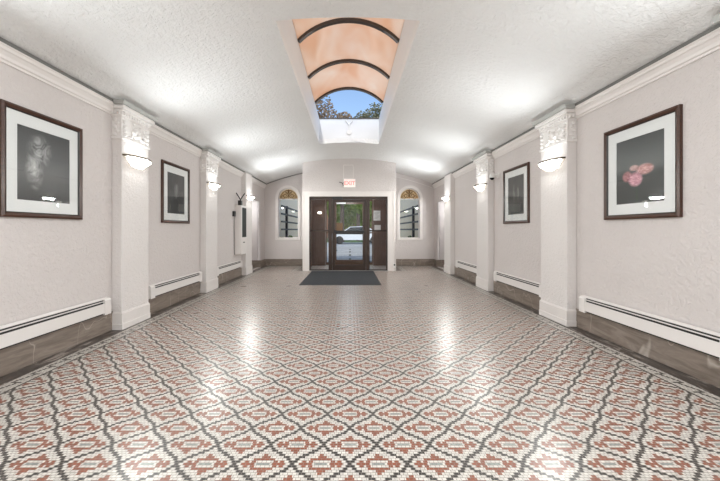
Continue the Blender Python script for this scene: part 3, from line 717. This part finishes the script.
plate('rim', [(-.145, -.195), (.145, -.195), (.145, .195), (-.145, .195)], [[(-.125, -.175), (.125, -.175), (.125, .175), (-.125, .175)]], .012, 'white_trim', p, 'y', -.012)
MB().box(-.12, .12, -.006, 0, -.17, .17).build('cover', 'wall_plaster', p)
o = thing('power_outlet', 'white power outlet with a black plug low on the right door casing', 'outlet', (1.232, VY - .03, .155))
MB().box(-.035, .035, -.008, .0, -.06, .06, .003).build('cover_plate', 'white_plastic', o)
MB().box(-.02, .02, -.04, -.008, .0, .045, .006).build('plug', 'black', o)
fm = thing('floor_mat', 'charcoal entrance mat lying before the glass doors', 'mat', (-.205, 7.85, 0))
MB().box(-.835, .835, -1.10, 1.12, 0.0, .011, .003).build('carpet', 'mat_rubber', fm)
plate_ = MB(); plate_.prism([(-.86, 0), (-.835, 0), (-.835, .009)], 'y', -1.125, 1.145).prism([(.86, 0), (.835, .009), (.835, 0)], 'y', -1.125, 1.145)
plate_.prism([(-1.125, 0), (-1.10, .009), (-1.10, 0)], 'x', -.835, .835).prism([(1.145, 0), (1.12, 0), (1.12, .009)], 'x', -.835, .835).build('border', 'mat_edge', fm)
# in the vestibule
n = thing('notice_sign', 'larger white paper notice on the vestibule wall right of the street door', 'notice', (.86, YB - .02, 1.60), 0, 'paper notices in the vestibule')
MB().box(-.11, .11, -.003, 0, -.16, .16).build('sheet', 'paper', n)
m = MB()
for k in range(6): m.box(-.08, .08 - .03 * (k % 3), -.0038, -.003, .10 - .04 * k, .115 - .04 * k)
m.build('print_lines', 'grey_trim', n)
n = tag(MB().box(.78, .98, YB - .023, YB - .02, 1.10, 1.30).build('notice_sign', 'paper'), 'smaller square white paper below the larger notice in the vestibule', 'notice', 'paper notices in the vestibule')
n = tag(MB().box(-.44, -.24, YB + .106, YB + .111, 1.10, 1.37).build('door_notice', 'cardboard'), 'brown notice card on the left side of the street door glass', 'notice')
l = thing('wall_lamp', 'small lit white lamp on the vestibule wall left of the street door', 'wall lamp', (-.965, YB - .02, 1.69))
MB().box(-.05, .05, -.012, 0, -.03, .03, .004).build('backplate', 'white_plastic', l)
MB().blob((0, -.04, 0), (.065, .035, .036), 3).build('shade', 'lamp_on', l, True)
cl = thing('ceiling_light', 'flush white ceiling light inside the vestibule', 'ceiling light', (-.02, 9.75, 2.3))
MB().lathe([(.001, -.075), (.10, -.068), (.16, -.04), (.17, -.012)], 24).build('diffuser', 'lamp_on', cl, True)
MB().lathe([(.17, -.016), (.19, -.014), (.19, 0), (.001, 0)], 24).build('rim', 'steel', cl, True)
ic = thing('mounted_intercom', 'narrow pale intercom panel on the right side wall of the vestibule', 'intercom', (VX1 - .12, 10.02, 1.05))
MB().box(-.03, 0, -.10, .10, 0, .62, .005).build('case', 'white_plastic', ic); MB().box(-.034, -.03, -.06, .06, .30, .55).build('screen', 'dark_glass', ic)

# ------------------------------------------------------------------ outdoors
struct(MB().box(-14, 14, 10.72, 62, -.25, -.08).build('ground', 'lawn'))
struct(MB().box(-1.5, 1.5, 10.70, 19.5, -.08, -.01).build('walkway', 'pavers'))
struct(MB().box(-14, 14, 19.5, 30, -.08, -.03).build('street', 'road'))
for nm, x in (('wall_courtyard_left', -2.85), ('wall_courtyard_right', 2.75)):
    struct(MB().box(x - .05, x + .05, 10.72, 23.0, -.1, 3.7).build(nm, 'courtyard'))
for sx, lab in ((-1, 'dark metal railing outside the left arched window'), (1, 'dark metal railing outside the right arched window')):
    r = thing('metal_railing', lab, 'railing', (sx * 2.26, 10.75, -.09), 0, 'railings outside the arched windows')
    for z in (2.03, 1.77, 1.51, 1.25): MB().box(-.025, .025, 0, 4.6, z - .028, z + .028, .004).build('rail', 'iron', r)
    for y in (.85, 4.55): MB().box(-.04, .04, y - .05, y + .05, 0.0, 2.08, .004).build('post', 'iron', r)
def leaf_cloud(blobs, count, size):
    b = bmesh.new()
    for _ in range(count):
        c, r = random.choice(blobs); v = Vector((random.gauss(0, 1), random.gauss(0, 1), random.gauss(0, 1))).normalized() * (random.random() ** .45)
        p = Vector((c[0] + v.x * r[0], c[1] + v.y * r[1], c[2] + v.z * r[2])); q = Matrix.Rotation(random.random() * 6.28, 3, 'X') @ Matrix.Rotation(random.random() * 6.28, 3, 'Z')
        s = size * random.uniform(.6, 1.3)
        b.faces.new([b.verts.new(p + q @ Vector(u) * s) for u in ((-.5, 0, 0), (0, -.32, .08), (.5, 0, 0), (0, .32, .08))])
    return b
def tree(label, x, y, trunk_h, blobs, count, size, mat, group='trees outside', r=.22, lean=0):
    t_ = thing('tree', label, 'tree', (x, y, -.09), 0, group)
    m = MB(); m.tube([(0, 0, 0), (lean * .3, 0, trunk_h * .5), (lean, 0, trunk_h)], [r, r * .8, r * .5], 10)
    for k in range(5):
        c = random.choice(blobs)[0]; m.tube([(lean * .8, 0, trunk_h * .75), ((lean + c[0]) / 2, c[1] / 2, (trunk_h + c[2]) / 2), c], [r * .4, r * .25, r * .1], 7)
    m.build('trunk', 'bark', t_, True)
    o = MB(); o.b.free(); o.b = leaf_cloud(blobs, count, size)
    me = bpy.data.meshes.new('foliage'); o.b.to_mesh(me); o.b.free(); me.materials.append(MAT[mat]); link('foliage', me, t_)
tree('tall rust-brown tree seen at left through the skylight end', -.75, 31.5, 9, [((-2.4, 0, 12.2), (1.9, 1.5, 2.4)), ((-1.1, 0, 10.6), (1.8, 1.4, 2.2)), ((-3.4, .4, 11.0), (1.5, 1.3, 2.6)), ((.2, 0, 11.2), (1.0, .8, 1.5)), ((1.1, 0, 10.4), (1.0, .8, 1.0))], 6000, .25, 'leaf_rust')
tree('tall olive-green tree seen at right through the skylight end', .9, 35.8, 10, [((2.1, 0, 13.2), (1.7, 1.5, 2.0)), ((.5, 0, 12.5), (1.2, 1.0, 1.8)), ((3.2, .4, 12.5), (1.5, 1.3, 2.5)), ((.9, 0, 10), (1.7, 1.3, 1.8))], 5000, .26, 'leaf_olive')
tree('low bright green tree seen at left through the glass door', -2.2, 33.5, 2.4, [((.2, 0, 3.9), (1.4, 1.2, 1.3)), ((1.1, 0, 3.2), (.8, .8, .8))], 3000, .22, 'leaf_green', r=.12)
tree('low bright green tree seen at right through the glass door', 1.6, 29.3, 2.3, [((-.4, 0, 3.6), (1.2, 1.1, 1.0)), ((.5, .2, 2.9), (1.1, .9, .9))], 3000, .22, 'leaf_green', r=.12)
tree('broad dense green tree across the street, straight behind the parked car', .0, 40.5, 1.6, [((-1.2, 0, 2.6), (1.6, .9, 1.9)), ((1.2, 0, 2.7), (1.7, .9, 2.0)), ((0, 0, 4.2), (1.5, .9, 1.2))], 6000, .26, 'leaf_green', r=.14)
tree('green shrub on the lawn outside the left arched window', -2.45, 13.2, .3, [((0, 0, .65), (.22, .5, .34))], 500, .10, 'leaf_dark', 'shrubs outside', r=.03)
tree('green shrub on the lawn outside the right arched window', 2.40, 13.0, .3, [((0, 0, .65), (.22, .5, .34))], 500, .10, 'leaf_dark', 'shrubs outside', r=.03)
car = thing('car', 'white car parked on the street beyond the glass doors', 'car', (.55, 27.0, -.03))
prof = [(-2.2, .35), (-2.25, .7), (-2.1, .92), (-1.2, 1.0), (-.55, 1.42), (.7, 1.47), (1.5, 1.08), (2.15, .98), (2.25, .6), (2.2, .35)]
MB().prism(prof, 'y', -.85, .85).build('body', 'car', car)
MB().prism([(-1.05, 1.01), (-.5, 1.37), (.65, 1.41), (1.3, 1.06)], 'y', -.862, .862).build('side_windows', 'car_glass', car)
for x in (-1.4, 1.4):
    for y in (-.8, .8):
        w = MB().lathe([(.001, -.11), (.27, -.11), (.33, -.08), (.33, .08), (.27, .11), (.001, .11)], 22).build('wheel', 'tyre', car, True); w.rotation_euler = (PI / 2, 0, 0); w.location = (x, y, .33)
h = thing('house', 'brick house across the street with a dark roof', 'house', (0, 48, -.09))
MB().box(-7, 7, 0, 7, 0, 4.0).build('wall', 'brick', h)
MB().prism([(-7.5, 4.0), (7.5, 4.0), (0, 7.2)], 'y', -.5, 7.5).build('roof', 'roof', h)
for x in (-4.5, -1.9, 2.0, 4.6):
    w = MB().box(x - .6, x + .6, -.06, 0, 1.1, 2.9).build('window', 'white_trim', h); MB().box(x - .5, x + .5, -.08, -.06, 1.2, 2.8).build('pane', 'car_glass', w)
MB().box(-.5, .5, -.06, 0, 0, 2.2).build('door', 'bronze_light', h)

# ------------------------------------------------------------------ lights, sky, camera
def bulb(nm, kind, loc, energy, rad, parent=None, color=(.90, .96, 1)):
    li = bpy.data.lights.new(nm, kind); li.energy = energy; li.color = color
    if kind == 'POINT': li.shadow_soft_size = rad
    o_ = bpy.data.objects.new(nm, li); COL.objects.link(o_)
    if parent: o_.parent = parent
    o_.location = loc; return o_
bulb('bulb', 'POINT', (0, 0, -.16), 20, .08, cl)
for y_, lab in ((1.5, 'added round ceiling light out of view overhead, nearest the skylight'), (-.4, 'added round ceiling light, unseen behind the viewer'), (-2.2, 'added round ceiling light, unseen farthest behind the viewer')):  # extra lamps outside the view, added to light the foreground
    k_ = thing('ceiling_light', lab, 'ceiling light', (XC, y_, vault(XC)))
    MB().lathe([(.001, -.11), (.14, -.10), (.24, -.065), (.27, -.02)], 28).build('diffuser', 'lamp_on', k_, True)
    MB().lathe([(.27, -.026), (.30, -.022), (.30, 0), (.001, 0)], 28).build('rim', 'steel', k_, True)
    b_ = bulb('bulb', 'AREA', (0, 0, -.13), FLUSH_W, 0, k_); b_.data.shape = 'DISK'; b_.data.size = .5
for lab, x_, yy in (('flush ceiling light inside the left side passage', XL - .5, PL), ('flush ceiling light inside the right side passage', XR + .5, PR)):
    k_ = thing('ceiling_light', lab, 'ceiling light', (x_, sum(yy) / 2, 2.0))
    MB().lathe([(.001, -.06), (.08, -.055), (.12, -.035), (.13, -.01)], 24).build('diffuser', 'lamp_on', k_, True)
    MB().lathe([(.13, -.014), (.145, -.012), (.145, 0), (.001, 0)], 24).build('rim', 'steel', k_, True)
    bulb('bulb', 'POINT', (0, 0, -.13), 14, .06, k_)
sl = bpy.data.lights.new('sun', 'SUN'); sl.energy = 1.9; sl.angle = math.radians(1.0); sl.color = (1, .96, .90)
so = bpy.data.objects.new('sun', sl); COL.objects.link(so); so.location = (-4, -10, 12)
so.rotation_euler = Vector((.12, .766, -.64)).to_track_quat('-Z', 'Y').to_euler()
w = bpy.data.worlds.new('sky'); S.world = w; w.use_nodes = True; t = w.node_tree; t.nodes.clear()
sky = t.nodes.new('ShaderNodeTexSky'); sky.sky_type = 'NISHITA'; sky.sun_disc = False; sky.sun_elevation = math.radians(48); sky.sun_rotation = math.radians(150); sky.air_density = 1.0; sky.dust_density = .6
bg = t.nodes.new('ShaderNodeBackground'); bg.inputs[1].default_value = .21
ow = t.nodes.new('ShaderNodeOutputWorld'); t.links.new(sky.outputs[0], bg.inputs[0]); t.links.new(bg.outputs[0], ow.inputs[0])
cam = bpy.data.cameras.new('camera'); cam.sensor_fit = 'HORIZONTAL'; cam.sensor_width = 36; cam.lens = 325 / 720 * 36
cam.shift_x = (360 - 350) / 720; cam.shift_y = -(240.5 - 229.7) / 720; cam.clip_start = .02; cam.clip_end = 300
co = bpy.data.objects.new('camera', cam); COL.objects.link(co); co.location = (0, 0, CAM_H); co.rotation_euler = (PI / 2, 0, 0); S.camera = co
vs = S.view_settings; S.display_settings.display_device = 'sRGB'; vs.view_transform = 'Standard'; vs.look = 'None'; vs.exposure = 0.24; vs.gamma = 1; vs.use_curve_mapping = False
cy = S.cycles; cy.max_bounces = 12; cy.diffuse_bounces = 6; cy.glossy_bounces = 4; cy.transmission_bounces = 8; cy.transparent_max_bounces = 16
cy.use_denoising = True; cy.sample_clamp_indirect = 6.0; cy.caustics_reflective = False; cy.caustics_refractive = False
